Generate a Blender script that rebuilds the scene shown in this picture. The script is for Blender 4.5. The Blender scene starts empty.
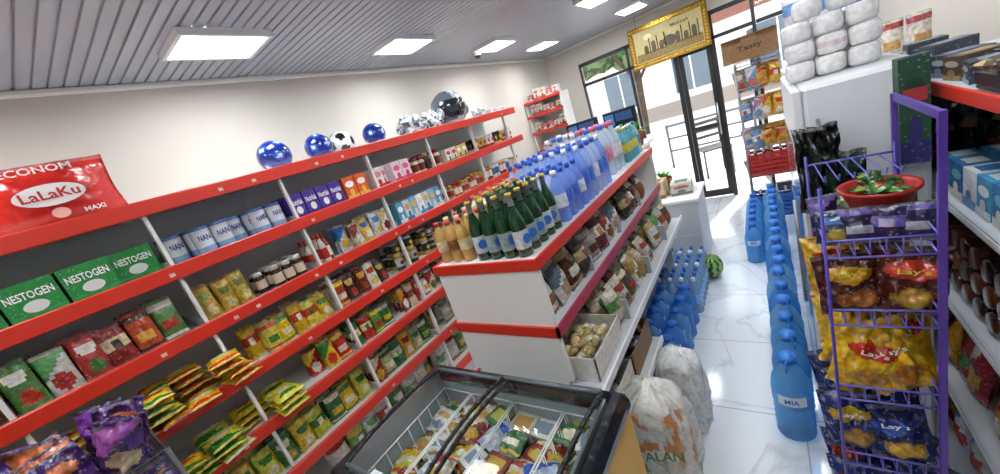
import bpy, math, random
from mathutils import Matrix, Vector, noise
R = random.Random(11)
H = 1.75

def C(h):
    h = h.lstrip('#')
    o = []
    for i in (0, 2, 4):
        x = int(h[i:i+2], 16)/255
        o.append(x/12.92 if x <= 0.04045 else ((x+0.055)/1.055)**2.4)
    return tuple(o)

# ------------------------------------------------------------ materials
MATS = {}
def base_mat(name):
    m = bpy.data.materials.new(name); m.use_nodes = True
    nt = m.node_tree; nt.nodes.clear()
    out = nt.nodes.new('ShaderNodeOutputMaterial')
    return m, nt, out
def N(nt, t, **k):
    n = nt.nodes.new(t)
    for a, b in k.items(): setattr(n, a, b)
    return n
def vc_mat(name, rough=.4, metal=0, spot=0, bump=0, bscale=30, coat=0, transl=0, transp=0, emis=0, hue=0):
    m, nt, out = base_mat(name); L = nt.links.new
    at = N(nt, 'ShaderNodeAttribute', attribute_name='Col')
    col = at.outputs['Color']
    tc = N(nt, 'ShaderNodeTexCoord')
    if hue:
        # printed artwork: multi-colour blotches blended over the pack colour
        nh = N(nt, 'ShaderNodeTexNoise'); nh.inputs['Scale'].default_value = 38; nh.inputs['Detail'].default_value = 2
        L(tc.outputs['Object'], nh.inputs['Vector'])
        mh = N(nt, 'ShaderNodeMix', data_type='RGBA', blend_type='OVERLAY'); mh.inputs[0].default_value = hue
        L(col, mh.inputs[6]); L(nh.outputs['Color'], mh.inputs[7]); col = mh.outputs[2]
        vo = N(nt, 'ShaderNodeTexVoronoi'); vo.inputs['Scale'].default_value = 70
        L(tc.outputs['Object'], vo.inputs['Vector'])
        rv = N(nt, 'ShaderNodeValToRGB'); rv.color_ramp.interpolation = 'CONSTANT'
        e = rv.color_ramp.elements; e[0].position = 0; e[0].color = (.2, .2, .2, 1); e[1].position = .22; e[1].color = (0, 0, 0, 1)
        L(vo.outputs['Distance'], rv.inputs[0])
        mv = N(nt, 'ShaderNodeMix', data_type='RGBA'); L(rv.outputs[0], mv.inputs[0]); L(col, mv.inputs[6]); mv.inputs[7].default_value = (.72, .68, .6, 1); col = mv.outputs[2]
    if spot:
        no = N(nt, 'ShaderNodeTexNoise'); no.inputs['Scale'].default_value = 55; no.inputs['Detail'].default_value = 3
        L(tc.outputs['Object'], no.inputs['Vector'])
        rp = N(nt, 'ShaderNodeValToRGB'); e = rp.color_ramp.elements
        e[0].position = .38; e[0].color = (1-spot,)*3+(1,); e[1].position = .6; e[1].color = (1.1, 1.1, 1.1, 1)
        L(no.outputs['Fac'], rp.inputs[0])
        mx = N(nt, 'ShaderNodeMix', data_type='RGBA', blend_type='MULTIPLY'); mx.inputs[0].default_value = 1
        L(col, mx.inputs[6]); L(rp.outputs[0], mx.inputs[7]); col = mx.outputs[2]
    p = N(nt, 'ShaderNodeBsdfPrincipled')
    p.inputs['Roughness'].default_value = rough; p.inputs['Metallic'].default_value = metal
    p.inputs['Coat Weight'].default_value = coat
    L(col, p.inputs['Base Color'])
    if emis:
        L(col, p.inputs['Emission Color']); p.inputs['Emission Strength'].default_value = emis
    if bump:
        nb = N(nt, 'ShaderNodeTexNoise'); nb.inputs['Scale'].default_value = bscale; nb.inputs['Detail'].default_value = 2
        L(tc.outputs['Object'], nb.inputs['Vector'])
        b = N(nt, 'ShaderNodeBump'); b.inputs['Strength'].default_value = bump; b.inputs['Distance'].default_value = .01
        L(nb.outputs['Fac'], b.inputs['Height']); L(b.outputs[0], p.inputs['Normal'])
    res = p.outputs[0]
    if transl:
        t = N(nt, 'ShaderNodeBsdfTranslucent'); L(col, t.inputs['Color'])
        ms = N(nt, 'ShaderNodeMixShader'); ms.inputs[0].default_value = transl
        L(p.outputs[0], ms.inputs[1]); L(t.outputs[0], ms.inputs[2]); res = ms.outputs[0]
    if transp:
        t = N(nt, 'ShaderNodeBsdfTransparent'); L(col, t.inputs['Color'])
        ms = N(nt, 'ShaderNodeMixShader'); ms.inputs[0].default_value = transp
        L(res, ms.inputs[1]); L(t.outputs[0], ms.inputs[2]); res = ms.outputs[0]
    L(res, out.inputs[0]); MATS[name] = m
vc_mat('print', .33, spot=.22, hue=.25)
vc_mat('plain', .4)
vc_mat('card', .55, spot=.1, hue=.12)
vc_mat('paint', .38)
vc_mat('matte', .85)
vc_mat('gloss', .1, coat=.5)
vc_mat('metal', .3, metal=.85)
vc_mat('foil', .26, bump=.8, bscale=26, spot=.28, hue=.5)
vc_mat('bag', .25, bump=.9, bscale=18, spot=.1)
vc_mat('water', .05, transl=.3, transp=.6, coat=1, bump=.3, bscale=40)
vc_mat('screen', .15, emis=.3)
vc_mat('leaf', .7, transl=.3)
def glass_mat(name, tint, fac):
    m, nt, out = base_mat(name); L = nt.links.new
    t = N(nt, 'ShaderNodeBsdfTransparent'); t.inputs[0].default_value = (*tint, 1)
    g = N(nt, 'ShaderNodeBsdfGlossy'); g.inputs['Roughness'].default_value = .03
    fr = N(nt, 'ShaderNodeFresnel'); fr.inputs[0].default_value = fac
    ms = N(nt, 'ShaderNodeMixShader'); L(fr.outputs[0], ms.inputs[0]); L(t.outputs[0], ms.inputs[1]); L(g.outputs[0], ms.inputs[2])
    L(ms.outputs[0], out.inputs[0]); MATS[name] = m
glass_mat('glass', (.95, .97, .97), 1.35)
m, nt, out = base_mat('lamp'); e = N(nt, 'ShaderNodeEmission'); e.inputs[0].default_value = (.94, .98, 1, 1); e.inputs[1].default_value = 34
nt.links.new(e.outputs[0], out.inputs[0]); MATS['lamp'] = m

# floor
m, nt, out = base_mat('marble_tile'); L = nt.links.new
tc = N(nt, 'ShaderNodeTexCoord')
n1 = N(nt, 'ShaderNodeTexNoise'); n1.inputs['Scale'].default_value = 1.3; n1.inputs['Detail'].default_value = 6; n1.inputs['Distortion'].default_value = 1.2
L(tc.outputs['Object'], n1.inputs['Vector'])
rp = N(nt, 'ShaderNodeValToRGB'); cr = rp.color_ramp
cr.elements[0].position = .475; cr.elements[0].color = (.78, .81, .85, 1)
cr.elements[1].position = .525; cr.elements[1].color = (.78, .81, .85, 1)
x = cr.elements.new(.5); x.color = (.60, .63, .68, 1)
L(n1.outputs['Fac'], rp.inputs[0])
bk = N(nt, 'ShaderNodeTexBrick'); bk.offset = 0; bk.squash = 1
bk.inputs['Scale'].default_value = 1; bk.inputs['Mortar Size'].default_value = .003; bk.inputs['Brick Width'].default_value = .6; bk.inputs['Row Height'].default_value = .6
bk.inputs['Mortar Smooth'].default_value = 0
L(tc.outputs['Object'], bk.inputs['Vector'])
mx = N(nt, 'ShaderNodeMix', data_type='RGBA'); L(bk.outputs['Fac'], mx.inputs[0]); L(rp.outputs[0], mx.inputs[6]); mx.inputs[7].default_value = (.4, .41, .43, 1)
p = N(nt, 'ShaderNodeBsdfPrincipled'); p.inputs['Roughness'].default_value = .1; L(mx.outputs[2], p.inputs['Base Color']); L(p.outputs[0], out.inputs[0])
MATS['marble'] = m
def wallmat(name, col, rough=.8):
    m, nt, out = base_mat(name); L = nt.links.new
    tc = N(nt, 'ShaderNodeTexCoord'); n = N(nt, 'ShaderNodeTexNoise'); n.inputs['Scale'].default_value = 2.5; n.inputs['Detail'].default_value = 5
    L(tc.outputs['Object'], n.inputs['Vector'])
    rp = N(nt, 'ShaderNodeValToRGB'); rp.color_ramp.elements[0].color = (*[c*.94 for c in col], 1); rp.color_ramp.elements[1].color = (*[min(1, c*1.05) for c in col], 1)
    L(n.outputs['Fac'], rp.inputs[0])
    p = N(nt, 'ShaderNodeBsdfPrincipled'); p.inputs['Roughness'].default_value = rough
    L(rp.outputs[0], p.inputs['Base Color'])
    b = N(nt, 'ShaderNodeBump'); b.inputs['Strength'].default_value = .08; n2 = N(nt, 'ShaderNodeTexNoise'); n2.inputs['Scale'].default_value = 120
    L(tc.outputs['Object'], n2.inputs['Vector']); L(n2.outputs['Fac'], b.inputs['Height']); L(b.outputs[0], p.inputs['Normal'])
    L(p.outputs[0], out.inputs[0]); MATS[name] = m
wallmat('wallpaint', C('#d2cbc2')); wallmat('ceilpanel', C('#abb0ba'), .3); wallmat('pavement', C('#d9d0cd')); wallmat('facade', C('#ddd4ce'))

# ------------------------------------------------------------ mesh builder
def T(x=0, y=0, z=0, rz=0, rx=0, ry=0, s=1):
    return Matrix.Translation((x, y, z)) @ Matrix.Rotation(rz, 4, 'Z') @ Matrix.Rotation(rx, 4, 'X') @ Matrix.Rotation(ry, 4, 'Y') @ Matrix.Scale(s, 4)
class MB:
    def __init__(s): s.v = []; s.f = []; s.c = []; s.m = []; s.s = []
    def add(s, V, F, col, mat='print', smooth=False, M=None):
        o = len(s.v)
        if M is not None: V = [M @ Vector(p) for p in V]
        s.v.extend([tuple(p) for p in V])
        s.f.extend([tuple(i+o for i in f) for f in F])
        n = len(F)
        s.c.extend(col if isinstance(col, list) else [col]*n)
        s.m.extend(mat if isinstance(mat, list) else [mat]*n)
        s.s.extend([smooth]*n)
    def obj(s, name, parent=None):
        me = bpy.data.meshes.new(name); me.from_pydata(s.v, [], s.f)
        ml = sorted(set(s.m))
        for k in ml: me.materials.append(MATS[k])
        ix = {k: i for i, k in enumerate(ml)}
        me.polygons.foreach_set('material_index', [ix[k] for k in s.m])
        me.polygons.foreach_set('use_smooth', s.s)
        ca = me.color_attributes.new('Col', 'FLOAT_COLOR', 'CORNER')
        d = []
        for f, c in zip(s.f, s.c): d.extend((c[0], c[1], c[2], 1.0)*len(f))
        ca.data.foreach_set('color', d)
        me.update()
        ob = bpy.data.objects.new(name, me); bpy.context.scene.collection.objects.link(ob)
        if parent: ob.parent = parent
        return ob
BOXF = [(0, 3, 2, 1), (4, 5, 6, 7), (0, 1, 5, 4), (1, 2, 6, 5), (2, 3, 7, 6), (3, 0, 4, 7)]
def box(mb, x0, x1, y0, y1, z0, z1, col, mat='paint', M=None):
    V = [(x0, y0, z0), (x1, y0, z0), (x1, y1, z0), (x0, y1, z0), (x0, y0, z1), (x1, y0, z1), (x1, y1, z1), (x0, y1, z1)]
    mb.add(V, BOXF, col, mat, False, M)
def cbox(mb, x0, x1, y0, y1, z0, z1, b, col, mat='paint', M=None, smooth=False):
    c = Vector(((x0+x1)/2, (y0+y1)/2, (z0+z1)/2)); h = ((x1-x0)/2, (y1-y0)/2, (z1-z0)/2)
    V = []; ID = {}
    for sx in (-1, 1):
        for sy in (-1, 1):
            for sz in (-1, 1):
                for a in range(3):
                    q = [sx, sy, sz]; ID[(sx, sy, sz, a)] = len(V)
                    V.append(Vector([c[i]+q[i]*(h[i]-(0 if i == a else b)) for i in range(3)]))
    F = []
    def key(a, sa, b_, sb, c_, sc, ty):
        q = [0, 0, 0]; q[a] = sa; q[b_] = sb; q[c_] = sc
        return ID[(q[0], q[1], q[2], ty)]
    for a in range(3):
        b_, c_ = (a+1) % 3, (a+2) % 3
        for sa in (-1, 1):
            F.append((key(a, sa, b_, -1, c_, -1, a), key(a, sa, b_, 1, c_, -1, a), key(a, sa, b_, 1, c_, 1, a), key(a, sa, b_, -1, c_, 1, a)))
            for sb in (-1, 1):
                F.append((key(a, sa, b_, sb, c_, -1, a), key(a, sa, b_, sb, c_, 1, a), key(a, sa, b_, sb, c_, 1, b_), key(a, sa, b_, sb, c_, -1, b_)))
    for sx in (-1, 1):
        for sy in (-1, 1):
            for sz in (-1, 1): F.append(tuple(ID[(sx, sy, sz, a)] for a in range(3)))
    G = []
    for f in F:
        n = (V[f[1]]-V[f[0]]).cross(V[f[2]]-V[f[0]]); cc = sum((V[i] for i in f), Vector())/len(f)
        G.append(f if n.dot(cc-c) > 0 else tuple(reversed(f)))
    mb.add(V, G, col, mat, smooth, M)
def tube(mb, p, q, r, col, mat='paint', seg=6):
    p = Vector(p); q = Vector(q); d = (q-p).normalized(); a = d.orthogonal().normalized(); b = d.cross(a)
    V = []
    for o in (p, q):
        for i in range(seg):
            t = 2*math.pi*i/seg; V.append(o+a*math.cos(t)*r+b*math.sin(t)*r)
    F = [(i, (i+1) % seg, seg+(i+1) % seg, seg+i) for i in range(seg)]+[tuple(range(seg))[::-1], tuple(range(seg, 2*seg))]
    mb.add(V, F, col, mat, True)
def lathe(mb, M, prof, cols, mats='gloss', seg=12, smooth=True, sq=1):
    V = []; F = []; cc = []; mm = []
    n = len(prof)
    for r, z in prof:
        for i in range(seg):
            t = 2*math.pi*(i+.5)/seg; V.append((r*math.cos(t), r*math.sin(t)*sq, z))
    for k in range(n-1):
        for i in range(seg):
            F.append((k*seg+i, k*seg+(i+1) % seg, (k+1)*seg+(i+1) % seg, (k+1)*seg+i))
            cc.append(cols[k] if isinstance(cols, list) else cols); mm.append(mats[k] if isinstance(mats, list) else mats)
    F.append(tuple(range((n-1)*seg, n*seg))); cc.append(cc[-1]); mm.append(mm[-1])
    F.append(tuple(reversed(range(seg)))); cc.append(cc[0]); mm.append(mm[0])
    mb.add(V, F, cc, mm, smooth, M)
def oval(mb, M, w, h, z, y, col, mat='plain', seg=14):
    V = [(w/2*math.cos(2*math.pi*i/seg), y, z+h/2*math.sin(2*math.pi*i/seg)) for i in range(seg)]
    mb.add(V, [tuple(range(seg))], col, mat, False, M)
def quad(mb, M, x0, x1, z0, z1, y, col, mat='print'):
    mb.add([(x0, y, z0), (x1, y, z0), (x1, y, z1), (x0, y, z1)], [(0, 1, 2, 3)], col, mat, False, M)
TXT = {}
def text(mb, M, s, w, z, y, col, mat='plain', maxh=None, xo=0):
    if s not in TXT:
        cu = bpy.data.curves.new('t', 'FONT'); cu.body = s; cu.align_x = 'CENTER'; cu.align_y = 'CENTER'; cu.resolution_u = 2; cu.offset = .02
        ob = bpy.data.objects.new('t', cu); bpy.context.scene.collection.objects.link(ob)
        dg = bpy.context.evaluated_depsgraph_get(); me = ob.evaluated_get(dg).to_mesh()
        V = [v.co.copy() for v in me.vertices]; F = [tuple(p.vertices) for p in me.polygons]
        ob.evaluated_get(dg).to_mesh_clear(); bpy.data.objects.remove(ob); bpy.data.curves.remove(cu)
        TXT[s] = (V, F)
    V, F = TXT[s]
    if not V: return
    ww = max(v.x for v in V)-min(v.x for v in V); k = w/ww
    kz = k
    if maxh: kz = maxh/(max(v.y for v in V)-min(v.y for v in V))
    mb.add([(xo+v.x*k, y, z+v.y*kz) for v in V], F, col, mat, False, M)
# ------------------------------------------------------------ products (front = local -Y, base at z=0)
def carton(mb, M, w, h, d, c, txt=None, tc=(1, 1, 1)):
    box(mb, -w/2, w/2, -d/2, d/2, 0, h, c[0], 'card', M)
    y = -d/2-.0012
    quad(mb, M, -w/2, w/2, 0, h*.22, y, c[1])
    if txt:
        text(mb, M, txt, w*.85, h*.66, y-.001, tc, maxh=h*.2)
        oval(mb, M, w*.45, h*.3, h*.36, y-.001, c[2])
    else:
        oval(mb, M, w*.75, h*.28, h*.68, y, c[2]); oval(mb, M, w*.4, h*.3, h*.32, y-.001, c[1])
    box(mb, -w*.3, w*.3, -d*.3, d*.3, h, h+.001, c[1], 'card', M)
def pouch(mb, M, w, h, d, c, style=0, nx=12, nz=14, mat='foil', crump=.004):
    V = []; F = []; cc = []
    ph = R.random()*50
    for side in (-1, 1):
        for j in range(nz+1):
            v = j/nz*2-1
            for i in range(nx+1):
                u = i/nx*2-1
                t = (1-abs(u)**2.6)*(1-abs(v)**3.2)
                n = noise.noise(Vector((u*2.3+ph, v*2.3, side*3)))*crump*1.6+noise.noise(Vector((u*6+ph, v*6, side*3)))*crump*.5
                wx = w/2*(1-.06*(1-v*v))
                V.append((u*wx, side*(d/2*t+.0012)+n, h/2*(1+v)))
    o = (nx+1)*(nz+1)
    seal = tuple(min(1, x*.8+.1) for x in c[0])
    c3 = tuple(a*.5+b_*.5 for a, b_ in zip(c[2], c[0]))
    for side in (0, 1):
        for j in range(nz):
            for i in range(nx):
                a = side*o+j*(nx+1)+i
                f = (a, a+1, a+nx+2, a+nx+1)
                F.append(f if side == 0 else f[::-1])
                u = (i+.5)/nx*2-1; v = (j+.5)/nz*2-1
                k = c[0]
                if style == 0:
                    q = (u/.72)**2+((v-.38)/.26)**2; q2 = ((u-.1)/.65)**2+((v+.45)/.33)**2
                    if q < 1: k = c[1]
                    elif q2 < .6: k = c[2]
                    elif q2 < 1: k = c3
                elif style == 1:
                    if v > .55 or v < -.75: k = c[1]
                    elif abs(u) < .7 and -.5 < v < .05: k = c[2]
                elif style == 2:
                    if v > u*.5+.3: k = c[1]
                    elif (u/.7)**2+((v+.4)/.4)**2 < 1: k = c[2]
                elif style == 3:
                    if (u/.4)**2+((v-.1)/.22)**2 < 1: k = c[2]
                    elif abs(v-.1) < .28: k = c[1]
                if abs(v) > .9: k = seal
                cc.append(k)
    for j in range(nz):
        for i in (0, nx):
            a = j*(nx+1)+i; F.append((a, a+nx+1, a+nx+1+o, a+o)); cc.append(c[0])
    for i in range(nx):
        for j in (0, nz):
            a = j*(nx+1)+i; F.append((a, a+1, a+1+o, a+o)); cc.append(c[0])
    mb.add(V, F, cc, mat, True, M)
def can(mb, M, r, h, c, txt=None):
    lathe(mb, M, [(r*.95, 0), (r, .003), (r, h*.3), (r, h*.75), (r, h*.9), (r*1.03, h*.9), (r*1.03, h)], [c[0], c[1], c[0], c[0], c[2], c[2]], ['gloss']*6, 14)
    if txt: text(mb, M, txt, r*1.25, h*.6, -r*1.02, C('#1c3f8c'), maxh=h*.2)
    else: oval(mb, M, r*1.1, h*.3, h*.55, -r*1.02, c[1])
def jar(mb, M, r, h, c):
    lathe(mb, M, [(r*.9, 0), (r, h*.06), (r, h*.2), (r, h*.62), (r, h*.72), (r*.78, h*.8), (r*.85, h*.8), (r*.85, h)], [c[0], c[0], c[1], c[0], c[0], c[2], c[2]], 'gloss', 12)
def sauce(mb, M, r, h, c):
    lathe(mb, M, [(r*.9, 0), (r, h*.04), (r, h*.15), (r, h*.5), (r*.85, h*.62), (r*.4, h*.78), (r*.38, h*.82), (r*.42, h*.82), (r*.35, h)], [c[0], c[0], c[1], c[0], c[0], c[0], c[2], c[2]], 'gloss', 12)
def cup(mb, M, r, h, c):
    lathe(mb, M, [(r*.72, 0), (r*.8, h*.3), (r*.93, h*.8), (r*1.02, h*.9), (r*1.04, h)], [c[0], c[1], c[0], c[2]], 'gloss', 12)
def wbottle(mb, M, r, h, body, label, cap, mat='water', seg=12):
    P = [(r*.85, 0), (r, h*.03), (r, h*.1), (r*.95, h*.13), (r, h*.16), (r, h*.28), (r*1.01, h*.29), (r*1.01, h*.55), (r, h*.56), (r*.9, h*.68), (r*.6, h*.8), (r*.34, h*.88), (r*.32, h*.91), (r*.4, h*.91), (r*.4, h)]
    lathe(mb, M, P, [body]*6+[label]+[body]*5+[cap]*2, [mat]*6+['print']+[mat]*5+['paint']*2, seg)
def glassbottle(mb, M, r, h, body, label, cap):
    P = [(r*.9, 0), (r, h*.02), (r, h*.12), (r*1.01, h*.13), (r*1.01, h*.42), (r, h*.43), (r*.98, h*.55), (r*.7, h*.66), (r*.42, h*.76), (r*.36, h*.8), (r*.37, h*.8), (r*.33, h*.95), (r*.4, h*.95), (r*.4, h)]
    lathe(mb, M, P, [body]*3+[label]+[body]*5+[label]*2+[cap]*2, ['gloss']*3+['print']+['gloss']*5+['print']*2+['paint']*2, 12)
    oval(mb, M, r*1.2, h*.16, h*.28, -r*1.04, C('#2f6fc0'))
def bigbottle(mb, M, r, h, body, label, cap, hang=0):
    P = [(r*.82, 0), (r*.98, h*.03)]
    cs = [body]; ms = ['water']
    for k in range(5):
        z = h*(.06+k*.075); P += [(r, z), (r*.94, z+h*.03)]; cs += [body]*2; ms += ['water']*2
    P += [(r, h*.45), (r*1.01, h*.46), (r*1.01, h*.62), (r, h*.63), (r*.9, h*.74), (r*.6, h*.84), (r*.34, h*.9), (r*.32, h*.93), (r*.42, h*.93), (r*.42, h)]
    cs += [body, body, body, body, body, body, body, body, cap, cap, cap]; ms += ['water', 'water', 'water']+['water']*5+['paint']*3
    lathe(mb, M, P, cs[:len(P)-1], ms[:len(P)-1], 16)
    V = []
    for k in range(5):
        a = -2.3+k*.35
        for z in (.48, .6): V.append((math.cos(a)*r*1.03, math.sin(a)*r*1.03, h*z))
    mb.add(V, [(2*k, 2*k+2, 2*k+3, 2*k+1) for k in range(4)], label, 'plain', True, M)
    text(mb, M @ Matrix.Rotation(-.05, 4, 'Z'), 'MIA', r*.7, h*.54, -r*1.05, C('#2a62b8'), maxh=h*.06)
    pts = [(math.cos(t)*r*.62, 0, h*.86+math.sin(t)*h*.13) for t in [math.pi*i/6 for i in range(7)]]
    Mh = M @ Matrix.Rotation(hang, 4, 'Z')
    for a, b in zip(pts[:-1], pts[1:]): tube(mb, Mh @ Vector(a), Mh @ Vector(b), .005, cap, 'paint', 5)
def blob(mb, M, rx, ry, rz, colf, mat='bag', n=20, amp=.12, freq=3, ph=0):
    V = []; F = []; cc = []
    nu, nv = n, n//2+2
    for j in range(nv+1):
        th = math.pi*j/nv
        for i in range(nu):
            a = 2*math.pi*i/nu
            d = Vector((math.sin(th)*math.cos(a), math.sin(th)*math.sin(a), -math.cos(th)))
            k = 1+amp*noise.noise(d*freq+Vector((ph, ph, ph)))
            V.append((d.x*rx*k, d.y*ry*k, d.z*rz*k))
    for j in range(nv):
        for i in range(nu):
            F.append((j*nu+i, j*nu+(i+1) % nu, (j+1)*nu+(i+1) % nu, (j+1)*nu+i))
            th = math.pi*(j+.5)/nv; a = 2*math.pi*(i+.5)/nu
            cc.append(colf(Vector((math.sin(th)*math.cos(a), math.sin(th)*math.sin(a), -math.cos(th)))) if callable(colf) else colf)
    mb.add(V, F, cc, mat, True, M)

W = C('#eceae6'); RED = C('#cf2f1c'); DK = C('#17181b'); GR = C('#8f9399')
P3 = lambda *a: tuple(C(x) for x in a)

# ============================================================ ROOM
XL, XR, YB, YF, ZC = -2.56, .92, -1.6, 5.6, 2.57
b = MB(); box(b, XL-.1, XR+.1, YB-.1, YF+.1, -.1, 0, W, 'marble'); b.obj('floor')
b = MB(); box(b, XL-.12, XL, YB-.1, YF+.12, 0, ZC+.1, W, 'wallpaint'); b.obj('wall_left')
b = MB(); box(b, XR, XR+.12, YB-.1, YF+.12, 0, ZC+.1, W, 'wallpaint'); b.obj('wall_right')
b = MB(); box(b, XL, XR, YB-.12, YB, 0, ZC+.1, W, 'wallpaint'); b.obj('wall_back')
b = MB()
box(b, XL, -2.08, YF, YF+.15, 0, ZC+.1, W, 'wallpaint'); box(b, .32, XR, YF, YF+.15, 0, ZC+.1, W, 'wallpaint'); box(b, -2.08, .32, YF, YF+.15, 2.3, ZC+.1, W, 'wallpaint')
b.obj('wall_front')
b = MB(); V = []; F = []
per = .05; y = YB; ys = []
while y < YF+.1:
    ys += [(y, 0), (y+per*.76, 0), (y+per*.8, .009), (y+per*.96, .009)]; y += per
for yy, dz in ys: V += [(XL, yy, ZC+dz), (XR, yy, ZC+dz)]
for i in range(len(ys)-1): F.append((2*i, 2*i+2, 2*i+3, 2*i+1))
b.add(V, F, W, 'ceilpanel')
box(b, XL-.1, XR+.1, YB-.1, YF+.15, ZC+.02, ZC+.12, W, 'ceilpanel'); b.obj('ceiling')
b = MB(); cbox(b, XL, XL+.03, YB, YF, ZC-.03, ZC, .008, W); b.obj('trim_1')
b = MB(); cbox(b, XR-.03, XR, YB, YF, ZC-.03, ZC, .008, W); b.obj('trim_2')
b = MB(); cbox(b, XL+.03, XR-.03, YF-.03, YF, ZC-.03, ZC, .008, W); b.obj('trim_3')
b = MB(); box(b, XR-.012, XR, YB, YF, 0, .08, C('#c9c9c9')); b.obj('baseboard_right')
b = MB(); box(b, XL, XL+.012, YB, YF, 0, .08, C('#c9c9c9')); b.obj('baseboard_left')

# glazing
FR = C('#2b2a2c')
def glazing(name, xs, rails, glass, low=False):
    b = MB()
    for x, w in xs: cbox(b, x-w/2, x+w/2, YF+.02, YF+.09, 0, 2.3, .005, FR)
    for x0, x1, z0, z1 in rails: cbox(b, x0, x1, YF+.02, YF+.09, z0, z1, .005, FR)
    for x0, x1, z0, z1 in glass: box(b, x0, x1, YF+.05, YF+.056, z0, z1, W, 'glass')
    b.obj(name)
glazing('window_1', [(-2.08, .035), (-1.40, .035), (-.84, .05)],
        [(-2.08, -.84, 2.25, 2.3), (-2.08, -.84, 1.98, 2.02), (-2.08, -.84, 0, .08), (-2.08, -1.42, .9, .94)],
        [(-2.06, -1.42, .09, 1.98), (-1.38, -.87, .09, 1.98), (-2.06, -1.42, 2.02, 2.25), (-1.38, -.87, 2.02, 2.25)])
glazing('window_2', [(-.42, .05), (0, .035)], [(-.815, .0, 2.25, 2.3), (-.815, .0, 1.98, 2.02)], [(-.81, -.45, 2.02, 2.25), (-.39, -.02, 2.02, 2.25)])
glazing('window_3', [(.30, .035)], [(.02, .3, 2.25, 2.3), (.02, .3, 1.98, 2.02), (.02, .3, 0, .08)], [(.02, .29, .09, 1.98), (.02, .29, 2.02, 2.25)])
def door(name, M, w):
    b = MB()
    for x in (0, w-.05): cbox(b, x, x+.05, -.02, .02, .02, 1.96, .005, FR, 'paint', M)
    for z in (.02, 1.9): cbox(b, .05, w-.05, -.02, .02, z, z+.09 if z < 1 else z+.06, .005, FR, 'paint', M)
    cbox(b, .05, w-.05, -.015, .015, .95, 1.0, .004, FR, 'paint', M)
    box(b, .05, w-.05, -.003, .003, .11, 1.9, W, 'glass', M)
    p = [M @ Vector(q) for q in ((w-.025, -.06, .85), (w-.025, -.06, 1.25))]
    tube(b, p[0], p[1], .011, C('#b9bcc0'), 'metal', 8)
    for z in (.88, 1.22): tube(b, M @ Vector((w-.025, -.06, z)), M @ Vector((w-.025, -.015, z)), .008, C('#b9bcc0'), 'metal')
    b.obj(name)
door('door_1', T(-.81, YF+.055, 0), .365)
door('door_2', T(-.0, YF+.18, 0, math.radians(100)), .40)

# ============================================================ OUTSIDE
b = MB(); box(b, -14, 14, YF+.16, 18.9, -.14, -.03, W, 'pavement'); b.obj('street_pavement')
b = MB()
box(b, -14, 14, 19, 24, -.05, 7.5, W, 'facade')
for i in range(9):
    for k in range(2):
        x = -12+i*3; z = .9+k*3.2
        box(b, x, x+1.4, 18.97, 19, z, z+1.6, C('#56626e'), 'gloss'); box(b, x-.1, x+1.5, 18.96, 18.99, z-.14, z-.04, W)
        box(b, x+.67, x+.73, 18.96, 18.97, z, z+1.6, W)
box(b, -14, 14, 18.96, 19, 3.1, 3.5, C('#8a5343')); box(b, -14, 14, 18.95, 19, -.05, .6, C('#9a8a80')); b.obj('street_building')
def tree(name, x, y, s):
    b = MB(); tube(b, (x, y, -.025), (x+.1, y, 2.2*s), .1*s, C('#4b3b2e'), 'matte', 8)
    for a in range(3): tube(b, (x+.08, y, 1.7*s), (x+math.cos(a*2.1)*.8*s, y+math.sin(a*2.1)*.8*s, 2.7*s), .05*s, C('#4b3b2e'), 'matte', 6)
    for k in range(14):
        a = R.random()*6.28; r = R.random()*1.1*s
        blob(b, T(x+math.cos(a)*r, y+math.sin(a)*r, (2.6+R.random()*1.4)*s), .6*s, .6*s, .5*s, lambda d: R.choice([C('#5e7a4a'), C('#7c9360'), C('#495f38')]), 'leaf', 14, .5, 4, k)
    b.obj(name)
tree('street_tree', -5.4, 13, 1.0); tree('street_tree', -3.6, 15, 1.1); tree('street_tree', 1.6, 15, 1.2)
b = MB()
for z in (.35, .6, .85): tube(b, (-1.6, 8.2, z-.03), (.8, 8.2, z-.03), .022, C('#55585c'), 'paint')
for k in range(6): tube(b, (-1.6+k*.48, 8.2, -.028), (-1.6+k*.48, 8.2, .85), .026, C('#55585c'), 'paint')
b.obj('metal_railing')
def outchair(x, y, rz):
    b = MB(); M = T(x, y, -.028, rz); c = C('#4a4640')
    for sx in (-.2, .2):
        tube(b, M@Vector((sx, -.2, 0)), M@Vector((sx, -.2, .45)), .016, c); tube(b, M@Vector((sx, .2, 0)), M@Vector((sx, .24, .9)), .016, c)
    cbox(b, -.22, .22, -.22, .22, .44, .47, .01, c, 'paint', M)
    for z in (.6, .72, .84): cbox(b, -.2, .2, .205+z*.03-.01, .22+z*.03, z, z+.05, .005, c, 'paint', M)
    b.obj('cafe_chair')
outchair(-.75, 7.1, .4)

# ============================================================ LAMPS
def lamp(x, y):
    b = MB(); w, l = .125, .18; z = ZC
    for a in ((x-w-.02, x-w, y-l-.02, y+l+.02), (x+w, x+w+.02, y-l-.02, y+l+.02), (x-w, x+w, y-l-.02, y-l), (x-w, x+w, y+l, y+l+.02)):
        box(b, *a, z-.03, z, C('#f4f4f4'))
    box(b, x-w, x+w, y-l, y+l, z-.022, z-.012, W, 'lamp')
    b.obj('ceiling_panel_light')
for x, yy in ((-2.03, (-.3, .98, 2.2, 3.45, 4.5)), (-1.05, (-.3, 1.1, 2.4, 3.65, 4.8)), (.1, (-.3, 1.1, 2.4, 3.65, 4.8))):  # first lamp of each row is out of view, added to light the room
    for y in yy: lamp(x, y)
b = MB(); lathe(b, T(-2.2, 3.35, ZC-.08), [(.01, 0), (.028, .01), (.036, .03), (.04, .04), (.04, .08)], [DK, DK, W, W], 'gloss', 14); b.obj('security_camera')

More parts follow.
